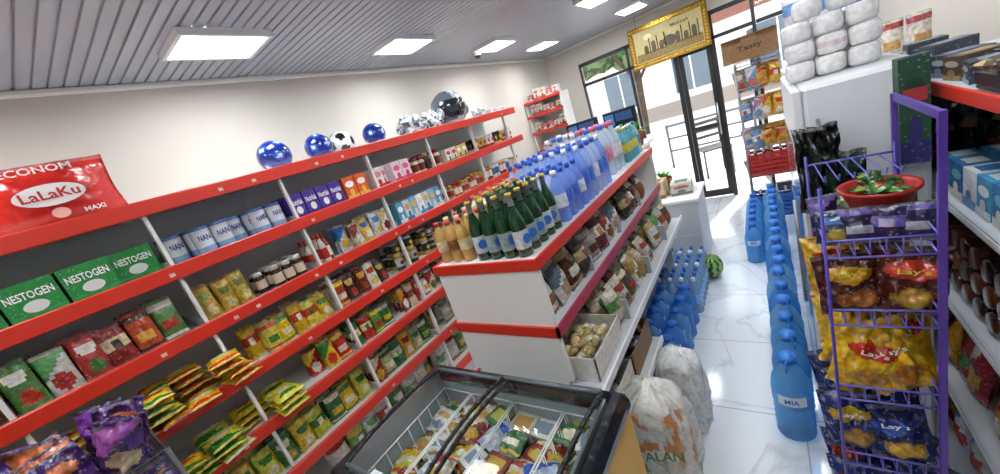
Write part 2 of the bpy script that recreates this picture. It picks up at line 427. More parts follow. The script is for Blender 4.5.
# ============================================================ LEFT SHELF UNIT
X0 = -2.1; YS, YE = -1.0, 3.55
SZ = [1.93, 1.64, 1.35, 1.06, .78, .48, .17]
b = MB()
box(b, XL+.005, XL+.03, YS, YE, 0, 1.93, C('#d4d6d9'))
for z in SZ:
    box(b, XL+.03, X0-.005, YS, YE, z-.012, z+.01, C('#e2e0dc'))
    cbox(b, X0-.012, X0+.012, YS, YE, z-.033, z+.030, .004, RED)
box(b, XL+.03, X0-.04, YS, YE, 0, .15, C('#dddddd'))
yy = -.75
while yy < 3.6:
    for z0, z1 in zip(SZ[1:], SZ[:-1]): box(b, X0-.045, X0-.02, yy-.007, yy+.007, z0+.01, z1-.012, W)
    for z in SZ[1:]: box(b, XL+.03, X0-.05, yy-.004, yy+.004, z+.01, z+.05, C('#cfcfcf'))
    yy += .585
b.obj('grocery_shelf_unit')
b = MB()
for z in SZ:
    y = YS+.1
    while y < YE:
        if R.random() < .2: quad(b, T(X0+.0135, y, z-.016, math.pi/2), -.01, .01, 0, .016, 0, C('#d8b8a8'), 'card')
        y += R.uniform(.09, .2)
b.obj('price_tags')

LM = math.pi/2
def fill(name, kind, z, y0, y1, w, h, d, cols, txt=None, xf=-2.155, face=1, rows=3, style=None, tc=(1, 1, 1), stack=1, run=3, xmin=-2.52, tilt=-.1, sc=.86):
    """rows of goods on a shelf running along Y; face=+1 front faces +X"""
    if kind in ('pouch', 'can', 'jar', 'cup', 'sauce'): w *= sc; d *= sc
    b = MB(); y = y0+w/2; n = 0; ci = 0; st = R.randrange(4)
    rz = LM if face > 0 else -LM
    while y < y1-w/2+.001:
        if n % run == 0: ci = (ci+1) % len(cols); st = R.randrange(4)
        hv = R.uniform(.9, 1.05)
        for r in range(rows):
            x = xf-face*(d/2+r*(d+.008))
            if face > 0 and x-d/2 < xmin: break
            if r == 0 and rows > 1 and R.random() < .1: continue
            for k in range(stack):
                if k and R.random() < .15: break
                zz = z+.0115+k*(h+.001)
                j = R.uniform(-.12, .12)
                M = T(x, y+R.uniform(-.003, .003), zz, rz+j)
                hh = h*hv*R.uniform(.97, 1.02)
                c = cols[ci]
                if R.random() < .1 and not txt: c = (c[2], c[0], c[1])
                if kind == 'carton': carton(b, T(x, y, zz, rz+j*.3), w*.97, h, d*.95, c, txt, tc)
                elif kind == 'pouch':
                    nn = (12, 14) if y < 2 else (8, 10)
                    pouch(b, T(x, y, zz, rz+j*1.5, tilt+R.uniform(-.08, .05), R.uniform(-.06, .06)), w*1.05, hh, d, c, st if style is None else style, *nn)
                elif kind == 'can': can(b, M, w*.47, h, c, txt)
                elif kind == 'jar': jar(b, M, w*.47, hh, c)
                elif kind == 'sauce': sauce(b, M, w*.46, hh, c)
                elif kind == 'cup': cup(b, M, w*.47, h, c)
                elif kind == 'flat':
                    pouch(b, T(x+face*d*.5, y, zz+h/2, rz+j*2, math.pi/2), w, d, h*.9, c, st if style is None else style)
        y += w+.004; n += 1
    return b.obj(name)
z = 1.64
fill('baby_formula_cartons', 'carton', z, -.65, .42, .148, .145, .09, [P3('#1f8a3f', '#3a9a50', '#e8ece6')], 'NESTOGEN')
fill('baby_formula_tins', 'can', z, .45, .98, .085, .14, .085, [P3('#e1e6ee', '#8fb2d8', '#3f6fae')], 'NAN', sc=1)
fill('infant_cereal_cartons', 'carton', z, 1.01, 1.36, .082, .15, .06, [P3('#4a2f9a', '#35207e', '#ffffff')], 'Nutrilak')
fill('orange_cereal_cartons', 'carton', z, 1.37, 1.56, .085, .15, .06, [P3('#e8641a', '#f2c14c', '#ffffff')])
fill('pink_cereal_cartons', 'carton', z, 1.6, 1.98, .085, .15, .06, [P3('#e9d9de', '#d63a72', '#e0608e'), P3('#f0ece8', '#c92f3a', '#e28ca4')], run=2)
fill('coffee_jars', 'jar', z, 2.0, 2.34, .07, .15, .07, [P3('#23140f', '#c8a24a', '#15110f'), P3('#d8cfc0', '#7b2d20', '#8a1f1c')], run=2)
fill('tea_cartons', 'carton', z, 2.37, 2.7, .07, .12, .06, [P3('#d9c37a', '#7a4a1a', '#ffffff'), P3('#e8e4da', '#2f7b4c', '#c33322')], run=2)
fill('coffee_tins', 'can', z, 2.72, 3.5, .075, .13, .075, [P3('#e8e4dc', '#a7343a', '#d9d9d9'), P3('#3a2a22', '#c9a24e', '#1c1c1c'), P3('#d9b04a', '#7a2d1e', '#f0f0f0')], run=2)
z = 1.35
mix1 = [P3('#a5322a', '#e0d8cc', '#3e7a3c'), P3('#8a2a26', '#d8c0a0', '#3c2820'), P3('#5a2f20', '#d7a33a', '#b8492a'), P3('#4f7f3e', '#e0dccf', '#b2382a'), P3('#c8c2b8', '#5a9a5a', '#a8352c')]
fill('snack_packets', 'pouch', z, -.75, .42, .095, .19, .04, mix1, run=1)
fill('pasta_packets', 'pouch', z, .44, .68, .08, .18, .05, [P3('#b8962f', '#6d7a2a', '#d6c78a')])
fill('chocolate_spread_jars', 'jar', z, .7, .99, .07, .12, .07, [P3('#3a1a12', '#d8c8b0', '#dcd8d2')])
fill('ketchup_bottles', 'sauce', z, 1.0, 1.2, .06, .18, .06, [P3('#8a2018', '#e8e0cf', '#c92a20'), P3('#c8c0b4', '#b02a22', '#c92a20')], run=2)
fill('condensed_milk_pouches', 'pouch', z, 1.22, 1.66, .085, .17, .05, [P3('#d2b04a', '#2f64a8', '#e2ddd0'), P3('#bfc8d0', '#2f78b8', '#d8ae3a'), P3('#c8b890', '#8a2a20', '#e2ddd0')], run=1)
fill('milk_powder_packs', 'carton', z, 1.68, 2.2, .065, .16, .06, [P3('#7fb8d8', '#e1e3e2', '#e5c04a'), P3('#4a9ac0', '#e9ece9', '#ffffff'), P3('#c8d8dc', '#3a78a8', '#d8b04a')], run=1)
fill('sauce_jars', 'jar', z, 2.22, 2.8, .06, .12, .06, [P3('#a85a2a', '#dfd6bf', '#a8251e'), P3('#b8a988', '#a43a28', '#c9972a')], run=2)
fill('herb_tubs', 'cup', z, 2.82, 3.5, .07, .12, .07, [P3('#dcd8cf', '#3f6fa8', '#dfdfdf'), P3('#b8322a', '#e1dcd0', '#c9a03c')], run=2)
z = 1.06
fill('instant_noodle_packs', 'flat', z, -.6, .5, .13, .036, .15, [P3('#d8b41a', '#c23a1a', '#e3dac0'), P3('#d2a818', '#2f7a3a', '#b8281a')], stack=4, run=2, rows=2)
fill('mustard_pouches', 'pouch', z, .52, 1.0, .085, .17, .045, [P3('#d2b015', '#2f7a2c', '#e0dac0'), P3('#c8a010', '#b23018', '#e0dac0'), P3('#d8c84a', '#c8341c', '#3a7a2c')], run=1)
fill('spice_packets', 'pouch', z, 1.02, 1.5, .09, .18, .045, [P3('#6a1f16', '#c8922a', '#984422'), P3('#b6371c', '#e4cf3a', '#e2dac8'), P3('#38261c', '#c8a24a', '#a83a22')], run=1)
fill('olive_tins', 'can', z, 1.52, 1.86, .075, .1, .075, [P3('#b8861c', '#2f5a2a', '#c0c0c0'), P3('#2a3328', '#b9a04a', '#c0c0c0')], stack=2, run=1)
fill('fish_tins', 'can', z, 1.88, 2.5, .085, .042, .085, [P3('#902a1e', '#d6b65a', '#c8c8c8'), P3('#3a3a3a', '#b8924a', '#bfbfbf'), P3('#b9b4a8', '#356a9c', '#bfbfbf')], stack=4, run=1)
fill('pickle_jars', 'jar', z, 2.52, 3.5, .075, .15, .075, [P3('#5f6a3a', '#dfd6bf', '#b8c8b8'), P3('#a2471e', '#dfd6bf', '#c09030')], run=2)
z = .78
fill('yellow_noodle_packets', 'flat', z, -.4, .72, .14, .034, .14, [P3('#d8b012', '#3a8a2c', '#c8341c'), P3('#c8bf2a', '#2c7a2c', '#dfd8b8')], stack=3, run=1, rows=2)
fill('yellow_soup_packets', 'pouch', z, .73, .98, .09, .17, .045, [P3('#d8b012', '#3a8a2c', '#c8341c'), P3('#c8281a', '#e0c83a', '#e0d8c0')], run=1)
fill('green_seasoning_packets', 'pouch', z, 1.0, 1.4, .09, .17, .045, [P3('#4c8a2a', '#dfd338', '#a8281c'), P3('#2f6a34', '#e1d9c0', '#ccb62a'), P3('#b82a1c', '#e8d8a0', '#3a6a2a')], run=1)
fill('red_sauce_pouches', 'pouch', z, 1.42, 1.85, .08, .18, .045, [P3('#a8281a', '#e1cfb0', '#3c7a32'), P3('#7c1c22', '#d7a13a', '#e3dcd0'), P3('#d8c8a8', '#9a2a1c', '#5a6a3a')], run=1)
fill('vermicelli_packets', 'pouch', z, 1.87, 2.5, .1, .19, .05, [P3('#b8af8e', '#3c6a34', '#8a6a3a'), P3('#c3bfb2', '#2f5a8a', '#a48a4a'), P3('#39443a', '#8f9060', '#c8c2a0')], run=1)
fill('dried_green_packets', 'pouch', z, 2.52, 3.5, .1, .19, .05, [P3('#3a6a2c', '#cfd6b8', '#2a3a20'), P3('#2a2e2a', '#6f9040', '#d6cfb0')], run=1)
z = .48
fill('yellow_bean_packets', 'pouch', z, 0, 1.0, .11, .18, .06, [P3('#d0b02c', '#2f7a3a', '#e0dac0'), P3('#bfbf3a', '#2c6a2c', '#d8d0b0'), P3('#2f6a3a', '#d8d0b0', '#c8a02a')], run=1)
fill('green_tea_packets', 'pouch', z, 1.02, 1.6, .1, .19, .06, [P3('#2f6a3a', '#d6d9c8', '#8fb04a'), P3('#98281c', '#e2d6b8', '#cf9e2a'), P3('#a8b07a', '#3a5a2a', '#e0dcc8')], run=1)
fill('rice_bags', 'pouch', z, 1.62, 2.3, .12, .2, .07, [P3('#b8b3a5', '#4b7a4c', '#98907a'), P3('#a89870', '#6a4a2a', '#d8d0b8')], run=1)
fill('grain_bags', 'pouch', z, 2.32, 3.5, .11, .2, .07, [P3('#c0bdb3', '#2f5a9a', '#8a7a4a'), P3('#3c3f34', '#b0a060', '#c8c2a0')], run=1)
z = .17
fill('sugar_bags', 'pouch', z, .6, 1.9, .13, .22, .09, [P3('#d6d4ce', '#5a9a5c', '#b8b2a0'), P3('#ccc8bc', '#a8362a', '#d6d4ce'), P3('#5a8a4a', '#e0dcc8', '#c8b84a')], run=1, rows=2)
fill('white_tubs', 'cup', z, 1.92, 3.5, .1, .11, .1, [P3('#ecebe8', '#dcdad4', '#f4f4f4'), P3('#e8e6e2', '#c8a86a', '#f4f4f4')], stack=2)

# --- on top of left shelf
b = MB(); M = T(-2.26, .22, 1.942, LM)
c = [C('#b8211a'), W, C('#8a1410')]
pouch(b, M, .42, .26, .2, (c[0], c[0], c[0]), 1, 22, 14, 'bag', .012)
Mt = T(-2.144, .22, 1.955, LM, -.0)
oval(b, Mt, .19, .08, .11, -.006, W, 'plain', 24); text(b, Mt, 'LaLaKu', .155, .11, -.009, C('#b8211a'), maxh=.036)
text(b, Mt, 'ECONOM', .19, .205, .004, W, maxh=.026); oval(b, Mt, .05, .04, .04, -.002, C('#e8b0a0')); text(b, Mt, 'MAXI', .06, .03, -.004, W, maxh=.018, xo=.09)
b.obj('diaper_pack')
ico = []
ph = (1+5**.5)/2
for a in (-1, 1):
    for c_ in (-ph, ph): ico += [Vector((0, a, c_)).normalized(), Vector((a, c_, 0)).normalized(), Vector((c_, 0, a)).normalized()]
def ball(name, x, y, r, kind):
    b = MB(); rot = Matrix.Rotation(R.random()*3, 3, 'X') @ Matrix.Rotation(R.random()*3, 3, 'Y')
    def cf(d):
        d = rot @ d; m_ = max(d.dot(i) for i in ico)
        if kind == 0:
            if m_ > .988: return C('#b8c8da')
            return C('#10287c') if m_ < .955 else C('#2a58b0')
        return C('#16181c') if m_ > .94 else C('#e9e9e9')
    blob(b, T(x, y, 1.941+r), r, r, r, cf, 'gloss', 48, 0); b.obj(name)
ball('blue_play_ball', -2.25, 1.1, .09, 0); ball('blue_play_ball', -2.25, 1.38, .084, 0); ball('soccer_ball', -2.33, 1.6, .085, 1); ball('blue_play_ball', -2.22, 1.8, .08, 0)
b = MB(); blob(b, T(-2.25, 2.2, 2.02), .1, .12, .09, lambda d: R.choice([C('#c7cbd0'), C('#8d9299'), C('#e4e6e8'), C('#55606e')]), 'foil', 26, .35, 5, 3); b.obj('bagged_foil_toy')
b = MB(); blob(b, T(-2.25, 2.45, 2.02), .09, .09, .09, lambda d: R.choice([C('#c7cbd0'), C('#39424e'), C('#e4e6e8')]), 'foil', 26, .35, 5, 8); b.obj('bagged_foil_toy')
# silver-grey toy helmet: shell, dark visor, crest, rim
b = MB()
blob(b, T(-2.25, 2.72, 2.09), .14, .18, .16, lambda d: C('#1c2026') if (d.x > .25 and -.5 < d.z < .35) else (C('#9aa2ad') if abs(d.y) < .25 or d.z < -.6 else C('#4c545f')), 'gloss', 40, .03, 3, 4)
for k in range(7):
    t = k/6*math.pi*.8+.3; p = Vector((-2.25-math.cos(t)*.13, 2.72, 2.09+math.sin(t)*.16)); t2 = t+math.pi*.13; q = Vector((-2.25-math.cos(t2)*.13, 2.72, 2.09+math.sin(t2)*.16))
    tube(b, p, q, .014, C('#c0c6ce'), 'gloss')
for s in (-1, 1): blob(b, T(-2.22, 2.72+s*.175, 2.06), .05, .02, .05, C('#7d858f'), 'gloss', 14, 0)
b.obj('toy_helmet')
fill('foil_tinsel_packs', 'pouch', 1.93, 2.95, 3.2, .11, .1, .05, [P3('#b8bcc2', '#d8dbe0', '#7c828a')], rows=1)
fill('toy_cartons', 'carton', 1.93, 3.22, 3.52, .14, .06, .12, [P3('#e6dfe0', '#c8324a', '#d87a8a')], rows=1)

# ============================================================ CENTRAL ISLAND
IX0, IX1, IY0, IY1, IZ = -1.27, -.735, 1.07, 3.05, 1.28
b = MB()
LG = C('#c6c9ce')
box(b, IX0, IX1, IY0, IY1, IZ-.02, IZ, C('#dcdcda'))
for x0, x1, y0, y1, z0 in ((IX0-.01, IX1+.01, IY0-.014, IY0, IZ), (IX1, IX1+.012, IY0, IY1, IZ), (IX0-.012, IX0, IY0, IY1, IZ), (IX0-.01, IX1+.01, IY1, IY1+.014, IZ)):
    box(b, x0, x1, y0, y1, z0-.04, z0+.004, RED)
box(b, -1.15, -1.11, IY0+.02, IY1-.02, .1, IZ-.02, LG)
box(b, IX0, IX1, IY0, IY0+.02, .72, IZ-.02, W)
box(b, IX0+.04, IX1-.02, IY0, IY0+.02, 0, .72, W)
box(b, IX0, IX1, IY1-.02, IY1, 0, IZ-.02, W)
box(b, IX0-.004, IX1+.012, IY0-.012, IY0, .94, .985, RED)
box(b, -1.11, IX1, IY0+.02, IY1-.02, .955, .97, LG); box(b, IX1, IX1+.012, IY0-.012, IY1, .94, .985, C('#b5364a'))
box(b, -1.11, -.62, IY0+.02, IY1-.02, .675, .69, LG); box(b, -.62, -.61, IY0, IY1, .665, .7, C('#e9e9ea'))
box(b, -1.11, -.60, IY0+.02, 1.85, .385, .4, LG); box(b, -.60, -.59, IY0, 1.85, .375, .41, C('#e9e9ea'))
box(b, -1.11, -.86, IY0+.02, IY1-.02, 0, .12, LG)
for z in (.97, .69, .4):
    box(b, IX0, -1.15, IY0+.02, IY1-.02, z-.015, z, LG); box(b, IX0-.012, IX0, IY0, IY1, z-.03, z+.01, RED)
for k in range(4):
    y = IY0+.5*k+.02
    if k: box(b, -1.11, -.64, y-.006, y+.006, .69, .80, C('#b4b8bc')); box(b, -1.11, -.76, y-.006, y+.006, .97, 1.05, C('#b4b8bc'))
b.obj('gondola_island_shelf')
mixA = [P3('#5e2430', '#d7cdc0', '#a47a3a'), P3('#c6bfb0', '#98322a', '#7a4a2a'), P3('#d0cdc8', '#5a6a7a', '#a99070'), P3('#4a2c1c', '#b8a070', '#c9c4ba'), P3('#3a3430', '#a8986a', '#8a3028'), P3('#8a8478', '#d8d4c8', '#5a2a20')]
fill('biscuit_packets', 'pouch', .96, IY0+.04, IY1-.04, .15, .2, .09, mixA, xf=-.75, run=1, rows=3, xmin=-1.1, tilt=-.3)
fill('cookie_bags', 'pouch', .68, 1.5, IY1-.04, .15, .18, .09, [P3('#d0cdc6', '#a98a4a', '#98762a'), P3('#c9c2af', '#4a8a4c', '#a89060'), P3('#b8b0a0', '#983a2a', '#7a5a3a'), P3('#5a4a3a', '#c8b890', '#a83a2a')], xf=-.64, run=1, rows=3, xmin=-1.1, tilt=-.35)
def openbox(b, x0, x1, y0, y1, z, h, c):
    t = .005
    box(b, x0, x1, y0, y1, z, z+t, c, 'card')
    for a in ((x0, x0+t, y0, y1), (x1-t, x1, y0, y1), (x0, x1, y0, y0+t), (x0, x1, y1-t, y1)): box(b, *a, z+t, z+h, c, 'card')
def tray(name, x0, x1, y0, y1, z, h, c, kind, cols, n=16):
    b = MB(); openbox(b, x0, x1, y0, y1, z, h, c)
    for k in range(n):
        x = R.uniform(x0+.05, x1-.05); y = R.uniform(y0+.05, y1-.05)
        if kind == 'pk': pouch(b, T(x, y, z+h*R.uniform(.5, .9), R.random()*6, R.uniform(1.2, 1.7)), .07, .08, .03, R.choice(cols), R.randrange(4), 6, 6)
        else: blob(b, T(x, y, z+h*R.uniform(.5, .92)), .02, .028, .014, R.choice(cols)[0], 'foil', 8, .2, 3, k)
    b.obj(name)
tray('open_candy_carton', -1.0, -.64, 1.12, 1.45, .692, .11, C('#e4dfd6'), 'blob', [P3('#e0c890', '#000000', '#000000'), P3('#e6dcc0', '#000000', '#000000'), P3('#b8a060', '#000000', '#000000')], 130)
tray('open_wafer_carton', -1.0, -.64, 1.13, 1.46, .402, .14, C('#d9d4cc'), 'pk', mixA, 24)
tray('open_candy_carton', -1.0, -.64, 1.48, 1.82, .402, .14, C('#8a6a48'), 'pk', [P3('#d6d2ca', '#3a6aa8', '#b8322a'), P3('#ba924a', '#6a2a1a', '#dfd6bf')], 24)
b = MB()
for i in range(3):
    for j in range(4):
        x = -1.23+i*.068; y = 1.13+j*.07
        wbottle(b, T(x, y, IZ+.001), .03, .19, C('#b89050'), C('#7a4a22') if (i+j) % 2 else C('#d8c8a0'), C('#d8c8a0') if j % 2 else C('#b8382a'), 'gloss')
b.obj('honey_bottles')
b = MB()
for i in range(3):
    for j in range(5): wbottle(b, T(-1.235+i*.07, 1.44+j*.075, IZ+.001), .031, .22, C('#d8d0c4'), C('#c8905a'), C('#c04a3a'), 'gloss')
b.obj('yogurt_bottles')
b = MB()
for i in range(4):
    for j in range(5):
        glassbottle(b, T(-1.005+i*.069, 1.125+j*.07, IZ+.001, .9+R.uniform(-.5, .5)), .032, .255, C('#0c3a1c'), C('#8fa0a0') if (i+j) % 3 else C('#c8ccd0'), C('#2f6a3a') if (i*j) % 3 else C('#c8a83a'))
b.obj('beer_bottles')
b = MB()
for i in range(4):
    for j in range(9):
        wbottle(b, T(-1.0+i*.07, 1.5+j*.078, IZ+.001), .034, .24+.05*(j > 3), R.choice([C('#d4e4fc'), C('#e4eefc'), C('#b4d0fa')]), C('#3f6fd0') if j % 3 else C('#d8dfe8'), C('#2a55b8') if j % 4 else C('#eef0f2'))
for i in range(3):
    for j in range(6): wbottle(b, T(-1.23+i*.07, 1.84+j*.078, IZ+.001), .034, .27, C('#d4e6fc'), C('#4a7ad0'), C('#3058c0'))
b.obj('mineral_water_bottles')
b = MB()
for i in range(5):
    for j in range(3): wbottle(b, T(-1.21+i*.095, 2.34+j*.1, IZ+.001), .043, .32, C('#eaf0f8'), R.choice([C('#6a98d0'), C('#c8788a'), C('#d8d8da')]), R.choice([C('#d8688a'), C('#e8ecf0'), C('#3a6ad0')]))
b.obj('large_soda_bottles')
b = MB()
for i in range(6):
    for j in range(5):
        cc = R.choice([('#9cd6e0', '#c8bf3a', '#d0b83a'), ('#9adae8', '#c6c24a', '#d8d8d8'), ('#bfdc9a', '#d8d0b0', '#3f8a3c'), ('#d8e8f0', '#4a8ac0', '#3a70b0')])
        wbottle(b, T(-1.22+i*.083, 2.65+j*.078, IZ+.001), .034, .24, C(cc[0]), C(cc[1]), C(cc[2]))
b.obj('lemonade_bottles')
BL = C('#98d8fa'); BL2 = C('#b8e6fc'); BL3 = C('#80c8f8')
b = MB()
for i in range(2):
    for j in range(5): bigbottle(b, T(-.76+i*.15, 1.98+j*.155, 0), .07, .31, R.choice([BL, BL3]), C('#e6eef4'), C('#2a6fd0'), .6)
b.obj('water_jugs')
b = MB()
for i in range(4):
    for j in range(8): wbottle(b, T(-.81+i*.082, 2.76+j*.084, 0), .039, .29, C('#d4eafa'), C('#8abce4'), C('#2a6ac0') if j % 3 else C('#e8eef2'))
b.obj('bottled_water_packs')
b = MB()
for j in range(17):
    x = -.03+R.uniform(-.006, .006); bigbottle(b, T(x, 1.72+j*.168, 0), .077, .44, R.choice([BL, BL2, BL3]), R.choice([C('#d9e8f2'), C('#b8dcf0')]), C('#3a86e4'), R.uniform(-.5, .5)+1.57)
b.obj('water_jugs')
b = MB()
for j in range(6):
    bigbottle(b, T(-.19, 3.6+j*.165, 0), .07, .36, BL, C('#d9e8f2'), C('#2a6ad4'), 1)
b.obj('water_jugs')

# ============================================================ LOW CABINET, DESK, MONITORS
b = MB()
cbox(b, -1.05, -.56, 3.5, 4.0, .03, .66, .006, C('#d9dbdd')); cbox(b, -1.08, -.54, 3.48, 4.02, .66, .69, .006, C('#f0f0ee'))
box(b, -1.04, -.57, 3.492, 3.5, .06, .33, C('#c9ccd0')); box(b, -1.04, -.57, 3.492, 3.5, .35, .64, C('#c9ccd0'))
for z in (.2, .5): tube(b, (-.86, 3.48, z), (-.74, 3.48, z), .006, GR, 'metal')
b.obj('low_cabinet')
b = MB()
carton(b, T(-.93, 3.72, .691, 0), .2, .16, .2, P3('#c9b28a', '#8a5a2a', '#e8e0cf')); carton(b, T(-.7, 3.75, .691, .1), .18, .11, .2, P3('#c8c4b8', '#6f7a6a', '#a8625a')); b.obj('stacked_cartons')
b = MB()
cbox(b, -1.95, -1.1, 4.1, 4.6, .02, 1.12, .01, C('#cfc8bc')); cbox(b, -2.0, -1.05, 4.05, 4.65, 1.12, 1.16, .01, C('#efece6')); b.obj('checkout_counter')
def monitor(x, y, rz):
    b = MB(); M = T(x, y, 1.161, rz)
    cbox(b, -.09, .09, -.07, .07, 0, .015, .004, DK, 'paint', M); cbox(b, -.02, .02, .01, .03, .015, .2, .004, DK, 'paint', M)
    cbox(b, -.19, .19, -.02, .01, .14, .42, .006, DK, 'paint', M); quad(b, M, -.175, .175, .155, .405, -.0215, C('#16202c'), 'screen')
    quad(b, M, -.165, -.06, .26, .39, -.0225, C('#3a6a98'), 'screen'); quad(b, M, -.04, .15, .3, .39, -.0225, C('#2a4a70'), 'screen'); b.obj('computer_monitor')
monitor(-1.72, 4.3, .1); monitor(-1.28, 4.3, -.15)
def plant(name, x, y, z, s, n=22):
    b = MB(); lathe(b, T(x, y, z), [(.06*s, 0), (.085*s, .11*s), (.09*s, .12*s), (.09*s, .14*s), (.06*s, .135*s)], C('#a85a3a'), 'matte', 14)
    for k in range(n):
        a = k*2.4; l = R.uniform(.14, .22)*s; e = R.uniform(.4, 1.2)
        V = []
        for t in (0, .33, .66, 1):
            rr = l*t*math.cos(e)*1.1; zz = .13*s+l*t*math.sin(e)-l*.35*t*t; wd = .018*s*math.sin(math.pi*min(.95, t*.8+.2))
            for sg in (-1, 1): V.append((x+math.cos(a)*rr-math.sin(a)*wd*sg, y+math.sin(a)*rr+math.cos(a)*wd*sg, z+zz))
        b.add(V, [(0, 1, 3, 2), (2, 3, 5, 4), (4, 5, 7, 6)], R.choice([C('#3f8a2a'), C('#5faa3a'), C('#2f6a22')]), 'leaf', True)
    b.obj(name)
plant('potted_plant', -.88, 3.91, .691, .9); plant('potted_plant', -1.13, 4.16, 1.161, 1.1)
b = MB()
blob(b, T(-.5, 3.3, .115, .3, .25), .085, .085, .112, lambda d: C('#1f4a20') if math.sin(math.atan2(d.y, d.x)*9+.8*math.sin(d.z*9)) > .1 else C('#8fb85a'), 'gloss', 44, .02)
tube(b, (-.5, 3.275, .215), (-.49, 3.27, .245), .005, C('#6a7a3a')); b.obj('watermelon')
# picture frame
b = MB(); M = T(-.86, 5.46, 1.93, 0, -.06); GD = C('#b98f35')
FW, FH = .9, .5
for x0, x1, z0, z1 in ((-FW/2, FW/2, 0, .06), (-FW/2, FW/2, FH-.06, FH), (-FW/2, -FW/2+.06, .06, FH-.06), (FW/2-.06, FW/2, .06, FH-.06)):
    cbox(b, x0, x1, -.02, .02, z0, z1, .012, GD, 'metal', M)
for k in range(26):
    for z in (.03, FH-.03): blob(b, M @ T(-FW/2+.03+k*(FW-.06)/25, -.02, z), .014, .01, .014, C('#d6b253'), 'metal', 8, 0)
for k in range(12):
    for x in (-FW/2+.03, FW/2-.03): blob(b, M @ T(x, -.02, .04+k*(FH-.08)/11), .014, .01, .014, C('#d6b253'), 'metal', 8, 0)
box(b, -FW/2+.06, FW/2-.06, -.005, .01, .06, FH-.06, C('#c8b680'), 'card', M)
quad(b, M, -FW/2+.07, FW/2-.07, .07, .17, -.007, C('#8a7038'))
for k in range(6):
    x = -.28+k*.09+(.1 if k > 2 else 0); quad(b, M, x, x+.05, .15, .22+.03*(k % 2), -.008, C('#4a3c24')); oval(b, M.copy() @ T(x+.025, 0, 0), .05, .06, .225+.03*(k % 2), -.009, C('#5a4a2a'))
    tube(b, M @ Vector((x+.07, -.012, .15)), M @ Vector((x+.07, -.012, .33)), .006, C('#4a3c24'))
oval(b, M @ T(.02, 0, 0), .16, .12, .22, -.01, C('#4a3c24')); oval(b, M @ T(-.22, 0, 0), .1, .07, .35, -.008, C('#e8dcb0')); text(b, M, 'Makkah', .2, .37, -.01, C('#6a5018'), maxh=.04, xo=.15)
tube(b, (-1.2, 5.49, 2.41), (-1.2, 5.5, ZC), .003, GR); tube(b, (-.52, 5.49, 2.41), (-.52, 5.5, ZC), .003, GR)
b.obj('gilt_picture_frame')
def wire_rack(name, x0, x1, y0, y1, h, levels, col, depthlip=.07, pr=.009, wc=None):
    b = MB(); wc = wc or col
    for x in (x0, x1):
        for y in (y0, y1): tube(b, (x, y, 0), (x, y, h), pr, col)
    for z in levels:
        for zz in (z, z+depthlip):
            tube(b, (x0, y0, zz), (x1, y0, zz), .0028, wc); tube(b, (x0, y1, zz), (x1, y1, zz), .0028, wc)
            tube(b, (x0, y0, zz), (x0, y1, zz), .0028, wc); tube(b, (x1, y0, zz), (x1, y1, zz), .0028, wc)
        n = 7
        for k in range(1, n):
            x = x0+(x1-x0)*k/n
            tube(b, (x, y0, z+depthlip), (x, y0, z), .0015, wc); tube(b, (x, y0, z), (x, y1, z), .0015, wc); tube(b, (x, y1, z), (x, y1, z+depthlip), .0015, wc)
        for k in range(1, n+2):
            y = y0+(y1-y0)*k/(n+2); tube(b, (x0, y, z+depthlip), (x0, y, z), .0015, wc)
    return b.obj(name)
wire_rack('snack_wire_rack', -.2, .16, 4.64, 4.92, 1.62, [.45, .75, 1.05, 1.35, 1.6], C('#9a9aa0'), .04)
b = MB()
for li, z in enumerate([.455, .755, 1.055, 1.355]):
    for k in range(4):
        cols = [P3('#d8a62a', '#b83a1a', '#e3dac0'), P3('#c8962a', '#a8281a', '#b8742a')] if k > 1 else [P3('#c8c0c0', '#a86a7a', '#6a8ab0'), P3('#8a7a6a', '#d8c8b8', '#a83a3a'), P3('#6a8ab8', '#d8d8e0', '#b85a4a')]
        pouch(b, T(-.155+k*.087, 4.7, z, R.uniform(-.3, .3), -.1, R.uniform(-.2, .2)), .1, R.uniform(.16, .24), .05, R.choice(cols), R.randrange(4))
        pouch(b, T(-.155+k*.087, 4.82, z, 0, -.1), .1, .22, .05, R.choice(cols), 0)
b.obj('hanging_snack_packets')
b = MB()
M = T(-.07, 4.78, 1.653, .08)
box(b, -.22, .22, -.14, .14, 0, .22, C('#8a6540'), 'card', M); quad(b, M, -.06, .06, .17, .22, -.1415, C('#b89868'), 'card'); text(b, M, 'Tasty', .2, .11, -.142, C('#3a2014'), 'card', maxh=.06)
box(b, -.22, .22, -.2, -.14, .215, .22, C('#987448'), 'card', M); box(b, -.22, .22, .14, .2, .215, .22, C('#987448'), 'card', M); b.obj('cardboard_box')
def crate(x, y, z, c, n):
    b = MB()
    box(b, x-.17, x+.17, y-.12, y+.12, z, z+.015, c)
    for k in range(1, 6):
        for q in ((x-.17, x-.16, y-.12, y+.12), (x+.16, x+.17, y-.12, y+.12), (x-.17, x+.17, y-.12, y-.11), (x-.17, x+.17, y+.11, y+.12)): box(b, *q, z+k*.045-.02, z+k*.045+.015, c)
    for sx in (-.165, .165):
        for sy in (-.115, .115): box(b, x+sx-.01, x+sx+.01, y+sy-.01, y+sy+.01, z, z+.25, c)
    for i in range(4):
        for j in range(3): glassbottle(b, T(x-.11+i*.073, y-.07+j*.07, z+.016), .03, .25, C('#5a1a12'), C('#d8322a'), C('#d8d8d8'))
    b.obj(n)
crate(-.02, 4.78, .0, C('#2f6ab8'), 'bottle_crate'); crate(-.02, 4.78, .462, C('#b83028'), 'bottle_crate')

